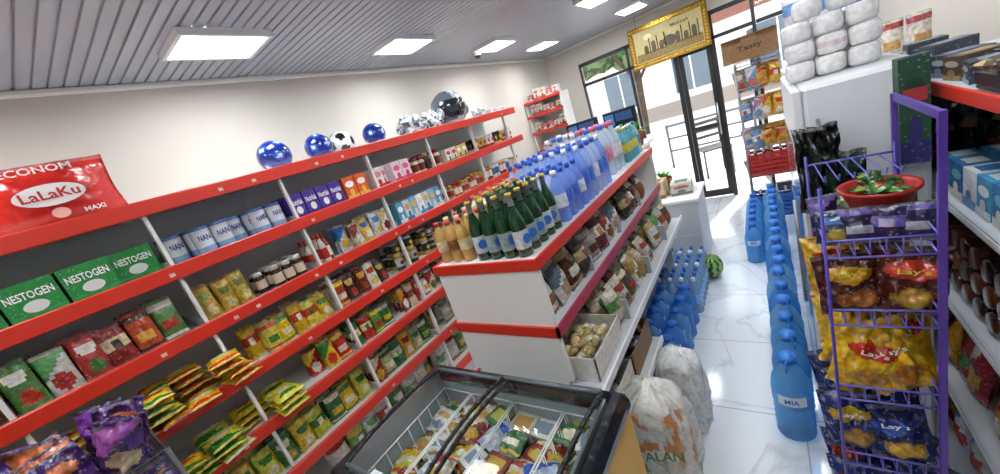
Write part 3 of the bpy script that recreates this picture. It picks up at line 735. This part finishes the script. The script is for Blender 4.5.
# corner rack far left
b = MB()
box(b, -2.54, -2.02, 4.86, 4.88, 0, 2.0, W)
for x in (-2.54, -2.03): box(b, x, x+.015, 4.6, 4.86, 0, 2.0, W)
for z in (.3, .65, 1.0, 1.35, 1.6, 1.82, 2.0): box(b, -2.54, -2.02, 4.6, 4.86, z-.012, z, W); box(b, -2.545, -2.015, 4.588, 4.6, z-.03, z+.003, RED)
b.obj('corner_shelf_rack')
b = MB()
for z in (1.36, 1.605, 1.825, 2.005):
    for k in range(5): carton(b, T(-2.46+k*.092, 4.7, z, R.uniform(-.1, .1)), .08, R.uniform(.07, .15), .08, R.choice([P3('#a8464a', '#d1c8c0', '#c98a8a'), P3('#d9d0d0', '#a85a5a', '#b8706a'), P3('#d6d2ca', '#8a4a3a', '#b8923a')]))
b.obj('small_toy_cartons')

# ============================================================ RIGHT: REFRIGERATORS
def fridge(name, x0, x1, y0, y1, h):
    b = MB(); FWc = C('#dfe1e4')
    cbox(b, x0+.03, x1, y0, y1, .05, h, .012, FWc)
    cbox(b, x0, x0+.028, y0+.003, y1-.005, .06, h-.002, .006, C('#e2e3e6')); quad(b, T(x0-.001, (y0+y1)/2, .2, -LM), -(y1-y0)/2+.06, (y1-y0)/2-.06, 0, h-.42, 0, C('#3a4650'), 'gloss')
    tube(b, (x0-.02, y0+.05, .7), (x0-.02, y0+.05, 1.15), .008, GR, 'metal')
    for x in (x0+.08, x1-.06):
        for y in (y0+.06, y1-.06): tube(b, (x, y, 0), (x, y, .05), .02, DK)
    for k in range(5): box(b, x0+.1, x1-.1, y0-.0015, y0, .1+k*.02, .108+k*.02, C('#9fa3a8'))
    b.obj(name)
fridge('display_refrigerator', .077, .405, 1.7, 2.5, 1.565)
fridge('display_refrigerator', .14, .75, 2.56, 3.4, 1.45)
fridge('display_refrigerator', .14, .75, 3.5, 4.3, 1.5)
b = MB()
def roll(M, r, h):
    c = C('#e9e7e6')
    lathe(b, M, [(r*.28, .012), (r*.34, .004), (r*.8, .001), (r*.97, .012), (r, .026), (r, h-.026), (r*.97, h-.012), (r*.8, h-.001), (r*.34, h-.004), (r*.28, h-.03)], [c, c, c, c, R.choice([c, c, c, C('#e0c8cc')]), c, c, c, C('#a89888')], 'bag', 22)
for k in range(3):
    for i in range(3):
        for j in range(2):
            roll(T(.125+i*.09+(k % 2)*.006, 1.97+j*.095, 1.567+k*.071), .0445, .07)
roll(T(.16, 1.98, 1.567+3*.071), .0445, .07); roll(T(.26, 2.0, 1.567+3*.071), .0445, .07)
b.obj('toilet_paper_rolls')
b = MB()
for k in range(3):
    pouch(b, T(.15+k*.08, 2.2+.03*(k % 2), 1.567, R.uniform(-.2, .2)), .1, .32-.03*k, .09, R.choice([P3('#d9dade', '#5a88c0', '#8ab0d8'), P3('#d2d6da', '#4f7ab0', '#c8d8e8')]), 1, mat='bag')
b.obj('tissue_packs')
b = MB()
for k, x in enumerate((.2, .29, .37)): carton(b, T(x, 2.42, 1.567, .1*k), .075, .05+.03*k, .08, P3('#d8d6d2', '#a8363a', '#c8686a'))
b.obj('red_white_cartons')
b = MB()
for k in range(5): pouch(b, T(.25+k*.1, 2.9, 1.452, R.uniform(-.3, .3)), .1, .2, .07, R.choice([P3('#d9d9dc', '#5a88c0', '#8ab0d8'), P3('#d8cfc0', '#a8464a', '#c89a5a')]), 1)
b.obj('napkin_packs')

# ---- purple wire rack with chips
PUR = C('#54389a')
RX1 = .295
wire_rack('chip_wire_rack', .09, RX1, 1.2, 1.56, 1.36, [.18, .43, .69, .95, 1.16], C('#4a3aa0'), .05, .004, C('#6a64c0'))
b = MB()
box(b, RX1-.003, RX1+.01, 1.187, 1.202, 0, 1.5, PUR); box(b, RX1-.003, RX1+.01, 1.56, 1.572, 0, 1.5, PUR); box(b, RX1, RX1+.008, 1.202, 1.56, 1.48, 1.5, PUR); box(b, RX1, RX1+.008, 1.202, 1.56, .02, .05, PUR); b.obj('rack_side_frame', bpy.data.objects['chip_wire_rack'])
b = MB()
for k in range(6):
    x = .11+k*.03; tube(b, (x, 1.56, 1.33), (x, 1.3, 1.345), .002, C('#5f5ab8')); tube(b, (x, 1.3, 1.345), (x, 1.285, 1.365), .002, C('#5f5ab8'))
tube(b, (.09, 1.56, 1.33), (RX1, 1.56, 1.33), .004, C('#5f5ab8')); b.obj('peg_hooks', bpy.data.objects['chip_wire_rack'])
def chips(name, z, cols, txt, tcol, n=6, h=.19, w=.15):
    b = MB()
    for k in range(n):
        x = .14+(k % 2)*.105+R.uniform(-.012, .012); y = 1.26+(k//2)*.1+R.uniform(-.01, .01)
        M = T(x, y, z+.006, R.uniform(-.35, .25), R.uniform(-.35, -.05), R.uniform(-.3, .3))
        c = cols[k % len(cols)]
        pouch(b, M, w, h*R.uniform(.9, 1.1), .085, c, 0, 30, 34, 'foil', .016)
        if txt: text(b, M, txt, w*.4, h*.69, -.052, tcol, maxh=h*.1)
    b.obj(name)
chips('brown_chip_bags', .95, [P3('#45170f', '#b8861a', '#a8662a'), P3('#54201a', '#b8341c', '#c6963a'), P3('#c8961c', '#a8281a', '#6a3a1a')], "Lay's", C('#e8c83a'))
chips('yellow_chip_bags', .69, [P3('#d8a80f', '#b8301a', '#b8822a'), P3('#e0b21a', '#c8a02a', '#a8641a'), P3('#d8a80f', '#b8301a', '#e0c060')], "Lay's", C('#f0e8d8'), h=.2)
chips('blue_chip_bags', .43, [P3('#16296a', '#c8a21a', '#a8823a'), P3('#122558', '#2a4aa0', '#c8a03a')], "Lay's", C('#d8d8e0'), h=.19)
chips('blue_crisp_bags', .18, [P3('#16296a', '#a8341c', '#a8823a'), P3('#1a2f6a', '#b8921a', '#c6c9d0')], None, W)
b = MB()
for k in range(8):
    pouch(b, T(.12+(k % 4)*.05, 1.27+(k//4)*.14, 1.166, R.uniform(-.5, .5), R.uniform(-.5, -.2)), .085, .1, .035, R.choice([P3('#1d2848', '#4a6aa0', '#a8903b'), P3('#2a2048', '#6a5a9a', '#a0a0a8'), P3('#1f2a30', '#3a5a7a', '#909090'), P3('#3a5a3a', '#8a9a6a', '#2a3a2a')]), R.randrange(4))
b.obj('small_snack_bags')
b = MB()
lathe(b, T(.225, 1.37, 1.235), [(.056, 0), (.064, .012), (.078, .048), (.085, .05), (.085, .06), (.074, .056), (.056, .012)], [C('#a8241e')]*6, 'paint', 24)
for k in range(12): pouch(b, T(.225+R.uniform(-.04, .04), 1.37+R.uniform(-.04, .04), 1.275+k*.002, R.random()*6, R.uniform(1.1, 1.8)), .05, .06, .02, R.choice([P3('#2f6a3a', '#8a9838', '#4a6a3a'), P3('#3a7a2c', '#2a4a28', '#a8281a')]), 1, 5, 5)
tube(b, (.225, 1.37, 1.165), (.225, 1.37, 1.24), .025, C('#a8241e'))
b.obj('red_plastic_basket')
b = MB()
pouch(b, T(.125, 1.635, 1.14, .1, 0), .12, .3, .07, P3('#0f1214', '#1a2622', '#141c18'), 0, 22, 26, 'bag', .03)
pouch(b, T(.18, 1.625, 1.06, -.15, 0), .13, .28, .06, P3('#141c18', '#20382a', '#0f1214'), 2, 22, 26, 'bag', .03)
tube(b, (.14, 1.69, 1.45), (.14, 1.63, 1.42), .006, GR, 'metal')
b.obj('black_plastic_bag')
b = MB()
carton(b, T(.355, 1.665, 1.26, 0), .065, .32, .06, P3('#1f4a34', '#2f2a6a', '#1a3a2a')); quad(b, T(.355, 1.6325, 1.45), -.025, .025, 0, .04, -.002, C('#a83a3a'), 'plain'); b.obj('green_cartons')

# ============================================================ RIGHT SHELF
RX, RY0, RY1 = .42, -.6, 2.5
b = MB()
box(b, XR-.03, XR-.014, RY0, RY1, .08, 1.6, C('#b9c2d0')); box(b, XR-.03, XR-.014, RY0, 1.62, 1.6, 2.1, C('#b9c2d0'))
for z in (1.47, 1.13, .79, .44, .12):
    box(b, RX, XR-.03, RY0, RY1, z-.012, z, C('#cfd4da'))
    if z > 1.4: cbox(b, RX-.01, RX, RY0, RY1, z-.03, z+.01, .003, RED)
    else:
        box(b, RX-.008, RX, RY0, RY1, z-.025, z+.004, C('#c0cad4'))
        box(b, RX-.0095, RX-.008, RY0, RY1, z-.019, z-.004, C('#e8ecf0'))
box(b, .55, XR-.03, RY0, 1.62, 1.83, 1.845, C('#8c98b0')); box(b, .54, .55, RY0, 1.62, 1.81, 1.85, C('#7f8ba6'))
for y in (RY0, .2, .95, RY1-.02): box(b, RX+.03, XR-.03, y, y+.012, .0, 1.455, C('#b4bcc6'))
for y in (RY0, .2, .95, 1.6): box(b, .6, XR-.03, y, y+.015, 1.47, 1.83, C('#8f9cb6'))
b.obj('goods_shelf_unit')
kw = dict(face=-1, xf=.435)
fill('cocoa_cans', 'carton', 1.122, .97, 1.8, .085, .11, .075, [P3('#3f90b8', '#d0d8d8', '#d6d6d6'), P3('#d0d6dc', '#2f6aa8', '#c8c8c8'), P3('#2a6aa0', '#d8d8d0', '#6ab0c8')], rows=3, run=1, **kw)
fill('green_snack_packets', 'pouch', 1.122, 1.82, 2.4, .11, .2, .06, [P3('#2a3a34', '#5a8a6a', '#8a3a30'), P3('#3a2f2a', '#a8886a', '#8a2a20')], run=1, **kw)
fill('juice_cartons', 'carton', 1.122, .22, .94, .09, .2, .07, [P3('#a83a22', '#d0c0a0', '#c8933a'), P3('#2f7a4c', '#c6c9bc', '#b8341c')], run=2, **kw)
b = MB()
for j in range(12):
    for k in range(3):
        M = T(.44, 1.0+j*.082+k*.02, .83+k*.072, 0, 0, math.pi/2)
        cc = R.choice([('#2a100c', '#7a1c16', '#b8281c'), ('#3a1a10', '#8a3a20', '#a8281c'), ('#5a2a14', '#b89a5a', '#c83a24')])
        wbottle(b, M, .036, .26, C(cc[0]), C(cc[1]), C(cc[2]), 'gloss')
b.obj('cola_bottles')
b = MB()
for j in range(11):
    for r in range(3): wbottle(b, T(.47+r*.085, .25+j*.06, .791), .028, .25, C('#a04a1c'), C('#c8903a'), C('#b8281c'), 'gloss')
b.obj('iced_tea_bottles')
fill('ketchup_pouches', 'pouch', .432, .97, 2.2, .1, .24, .07, [P3('#98281c', '#d0c0a0', '#3c7a32'), P3('#b8801c', '#98281c', '#d0c8b0'), P3('#7a2a1c', '#c8a04a', '#d0c8b0'), P3('#a83a4a', '#d8c8b8', '#c8a04a')], run=1, **kw)
fill('cooking_oil_bottles', 'sauce', .432, .22, .94, .08, .27, .08, [P3('#c89828', '#d6d2bf', '#b8281c')], **kw)
fill('flour_bags', 'pouch', .112, .22, 2.2, .14, .24, .1, [P3('#cccfd4', '#4a78b8', '#b8322a'), P3('#c6c2ba', '#a8362a', '#c8933a')], run=2, **kw)
b = MB()
cbox(b, .43, .66, 1.12, 1.5, 1.472, 1.488, .006, DK)
for q in ((.43, .44, 1.12, 1.5), (.65, .66, 1.12, 1.5), (.44, .65, 1.12, 1.13), (.44, .65, 1.49, 1.5)): box(b, *q, 1.486, 1.515, DK)
for k in range(14): pouch(b, T(.48+R.uniform(0, .13), 1.17+(k % 7)*.045, 1.5+.003*k, R.random()*6, 1.4), .08, .1, .03, R.choice([P3('#2a2c30', '#6a7078', '#989898'), P3('#3a4450', '#a0a4a8', '#6a7078'), P3('#5a4a3a', '#a88a60', '#b0a898')]), 1, 6, 6)
b.obj('black_display_tray')
b = MB()
for k in range(6): carton(b, T(.5, 1.62+k*.11, 1.471, -LM+R.uniform(-.2, .2)), .09, R.uniform(.05, .1), .1, R.choice([P3('#4a5058', '#8a9098', '#c0c4c8'), P3('#5a4a3a', '#a88a60', '#c8c0b0'), P3('#2f3a4a', '#7a8aa0', '#b8b8b8')]))
b.obj('small_household_cartons')
b = MB()
lathe(b, T(.455, 1.14, 1.53, 0, 0, -1.25), [(.034, 0), (.038, .005), (.038, .018), (.034, .022)], [C('#2f7a34'), C('#c8d8c8'), C('#2f7a34')], 'plain', 24)
text(b, T(.43, 1.135, 1.535, -LM, -.3), 'Bref', .045, 0, 0, W, maxh=.018); tube(b, (.452, 1.14, 1.486), (.452, 1.14, 1.51), .008, C('#2f7a34'))
b.obj('round_cleaner_dispenser')

# ============================================================ CHEST FREEZER
fx0, fx1, fy0, fy1 = -1.34, -.455, .34, .92
b = MB(); YEL = C('#e2ac14'); SIL = C('#9fb0b8')
b_ = .045
box(b, fx0, fx1, fy0, fy1, .09, .2, SIL)
box(b, fx1-b_, fx1, fy0, fy1, .2, .8, YEL); box(b, fx0, fx0+b_, fy0, fy1, .2, .8, SIL)
box(b, fx0+b_, fx1-b_, fy0, fy0+b_, .2, .8, SIL); box(b, fx0+b_, fx1-b_, fy1-b_, fy1, .2, .8, SIL)
box(b, fx1, fx1+.002, fy0, fy1, .1, .2, C('#26303a'))
box(b, fx0+b_, fx1-b_, fy0+b_, fy1-b_, .2, .22, W)
RK = C('#191c20')
for a in ((fx0-.015, fx0+.055, fy0-.015, fy1+.015), (fx1-.055, fx1+.015, fy0-.015, fy1+.015), (fx0+.03, fx1-.03, fy0-.015, fy0+.05), (fx0+.03, fx1-.03, fy1-.05, fy1+.015)):
    cbox(b, *a, .79, .855, .022, RK, 'gloss')
for a in ((fx0+.045, fx0+.055), (fx1-.055, fx1-.045)): box(b, a[0], a[1], fy0+.05, fy1-.05, .8, .861, C('#aeb6bc'), 'metal')
NS = 12
def arc(t): return fy0+.04+(fy1-fy0-.08)*t, .862+.025*math.sin(math.pi*t)
for k in range(NS):
    y0, z0 = arc(k/NS); y1, z1 = arc((k+1)/NS)
    for xa, xb, dz in ((fx0+.06, -.895, 0), (-.915, fx1-.06, .012)):
        b.add([(xa, y0, z0+dz), (xb, y0, z0+dz), (xb, y1, z1+dz), (xa, y1, z1+dz)], [(0, 1, 2, 3)], W, 'glass', True)
        for xx in (xa, xb):
            tube(b, (xx, y0, z0+dz), (xx, y1, z1+dz), .008, RK, 'paint', 6)
for xa, xb, dz in ((fx0+.06, -.895, 0), (-.915, fx1-.06, .012)):
    for t in (0, 1): y, z = arc(t); tube(b, (xa, y, z+dz), (xb, y, z+dz), .008, C('#5a646c'), 'paint')
cbox(b, -1.12, -1.02, fy0+.03, fy0+.055, .87, .885, .004, C('#c8d0d4'))
for x in (fx0+.08, fx1-.08):
    for y in (fy0+.08, fy1-.08): tube(b, (x, y, 0), (x, y, .09), .03, DK, 'paint', 10)
b.obj('chest_freezer')
b = MB()
WB = C('#e6e8ea')
for x0, x1 in ((fx0+.06, -1.12), (-1.11, -.9), (-.89, -.68), (-.67, fx1-.06)):
    y0, y1 = fy0+.055, fy1-.055
    for z in (.45, .77):
        for p, q in (((x0, y0, z), (x1, y0, z)), ((x1, y0, z), (x1, y1, z)), ((x1, y1, z), (x0, y1, z)), ((x0, y1, z), (x0, y0, z))): tube(b, p, q, .003, WB)
    for k in range(9):
        y = y0+(y1-y0)*k/8; tube(b, (x0, y, .45), (x0, y, .77), .002, WB); tube(b, (x1, y, .45), (x1, y, .77), .002, WB); tube(b, (x0, y, .45), (x1, y, .45), .002, WB)
b.obj('freezer_wire_baskets')
b = MB()
fc = [P3('#a8b8b4', '#2f7a3c', '#c9c2af'), P3('#b9b0a0', '#a8322a', '#b8904a'), P3('#c2a32a', '#a8281a', '#d0c8b0'), P3('#2a5a2c', '#b9bcac', '#98a040'), P3('#9fb0c0', '#3a5aa8', '#c9c9c9'), P3('#b6ac9b', '#6a4a2a', '#a07a3a'), P3('#bfbfba', '#a8824a', '#6a7a88'), P3('#7a2a20', '#c8b890', '#b09030'), P3('#3a6a3a', '#c8a83a', '#d8d0b8')]
for lay in range(3):
    for i in range(8):
        for j in range(5):
            x = fx0+.12+i*.093+R.uniform(-.012, .012); y = fy0+.065+j*.095
            M = T(x, y, .585+lay*.05+R.uniform(0, .025), R.uniform(-.5, .5), -math.pi/2+R.uniform(-.2, .2))
            if R.random() < .25:
                Mc = T(x, y+.04, .55+lay*.055+R.uniform(0, .02), R.uniform(-.4, .4), 0); cc = R.choice(fc)
                carton(b, Mc, .1, .05, .085, cc)
                box(b, -.035, .035, -.025, .025, .05, .0515, cc[2], 'plain', Mc)
            else: pouch(b, M, R.uniform(.1, .13), R.uniform(.11, .14), .045, R.choice(fc), R.randrange(4), 14, 14, 'foil', .006)
b.obj('frozen_food_packs')

# ============================================================ SACKS BESIDE FREEZER
def sack(x, y, rx, ry, h, ph_, pal):
    b = MB(); V = []; F = []; cc = []; n = 60; nz = 44
    for j in range(nz+1):
        t = j/nz
        k = .86+.18*math.sin(math.pi*min(1, t*1.1))
        if t > .86: k *= 1-((t-.86)/.14)**2*.75
        for i in range(n):
            a = 2*math.pi*i/n; ca, sa = math.cos(a), math.sin(a)
            q = 1+.16*noise.noise(Vector((ca*2+ph_, sa*2, t*4)))+.07*noise.noise(Vector((ca*6, sa*6, t*12+ph_)))
            V.append((x+rx*k*q*math.copysign(abs(ca)**.7, ca), y+ry*k*q*math.copysign(abs(sa)**.7, sa), .003+t*h+(.05*noise.noise(Vector((ca*2.5, sa*2.5, 9+ph_)))*max(0, t-.6)/.4)))
    for j in range(nz):
        for i in range(n):
            F.append((j*n+i, j*n+(i+1) % n, (j+1)*n+(i+1) % n, (j+1)*n+i))
            a = i/n*6.28; t = j/nz
            v = noise.noise(Vector((math.cos(a)*4.2+ph_, math.sin(a)*4.2, t*8)))
            v2 = noise.noise(Vector((math.cos(a)*5+7, math.sin(a)*5, t*9)))
            c = pal[0]
            if .4 < t < .85 and v > .12: c = tuple(p_*(.5)+q_*.5 for p_, q_ in zip(pal[1], pal[0])) if v < .2 else pal[1]
            elif t < .45 and v2 > .28: c = pal[2]
            elif v2 < -.35: c = pal[3]
            cc.append(c)
    F.append(tuple(range(nz*n, nz*n+n))); cc.append(pal[0]); F.append(tuple(reversed(range(n)))); cc.append(pal[0])
    b.add(V, F, cc, 'bag', True)
    return b
b = sack(-.53, 1.31, .15, .125, .55, 1.3, [C('#d8d5ce'), C('#c88a5a'), C('#8aa06a'), C('#b8b4aa')])
Mx = T(-.47, 1.148, .22, .3)
text(b, Mx, 'ALAN', .15, .12, -.02, C('#3a7a3c'), maxh=.05)
b.obj('woven_vegetable_sack')
b = sack(-.49, 1.66, .115, .1, .46, 4.3, [C('#d8dada'), C('#c4c4c0'), C('#b8bcc0'), C('#c8cccc')]); b.obj('white_plastic_sack')

# ============================================================ LEFT FOREGROUND SNACK STAND
wire_rack('snack_display_stand', -1.80, -1.52, -.36, .06, 1.2, [.3, .65, .95, 1.14], C('#3a3a40'), .06)
b = MB()
for k in range(16):
    x = -1.76+(k % 4)*.065; y = -.3+(k//4)*.095
    pouch(b, T(x, y, 1.15+R.uniform(0, .05), LM+R.uniform(-.9, .7), R.uniform(-.5, .3), R.uniform(-.4, .4)), .115, .17, .06, R.choice([P3('#42205e', '#b8683a', '#b8983a'), P3('#4a2a6e', '#9a4a9a', '#c8b090'), P3('#341c50', '#7a3aa0', '#a8763a'), P3('#5a2a70', '#2a1840', '#d09a4a')]), R.randrange(4), 20, 22, 'foil', .02)
for k in range(8):
    pouch(b, T(-1.73+(k % 2)*.12, -.26+(k//2)*.09, .956, LM, -.1), .11, .15, .06, P3('#3f1d5c', '#a85a2a', '#b8983a'), 0)
b.obj('purple_snack_bags')

# ============================================================ LIGHT, WORLD, CAMERA
sun = bpy.data.lights.new('sun', 'SUN'); sun.energy = 6; sun.angle = .02; sun.color = (1, .97, .93)
so = bpy.data.objects.new('sun', sun); bpy.context.scene.collection.objects.link(so)
d = Vector((-.2, -.75, -1.0)); so.rotation_euler = d.to_track_quat('-Z', 'Y').to_euler()
w = bpy.data.worlds.new('World'); bpy.context.scene.world = w; w.use_nodes = True
bg = w.node_tree.nodes['Background']; bg.inputs[0].default_value = (.86, .93, 1, 1); bg.inputs[1].default_value = 3.6
cam = bpy.data.cameras.new('Camera'); co = bpy.data.objects.new('Camera', cam); bpy.context.scene.collection.objects.link(co)
cam.sensor_width = 36; cam.sensor_fit = 'HORIZONTAL'; cam.lens = 36*369/1000; cam.clip_start = .02
Rm = Matrix(((.7917, .1012, .6023), (.5256, .3926, -.7546), (-.3133, .9142, .2569)))
co.matrix_world = Matrix.Translation((0, 0, H)) @ Rm.to_quaternion().to_matrix().to_4x4()
bpy.context.scene.camera = co
vs = bpy.context.scene.view_settings
vs.view_transform = 'Standard'; vs.exposure = 0
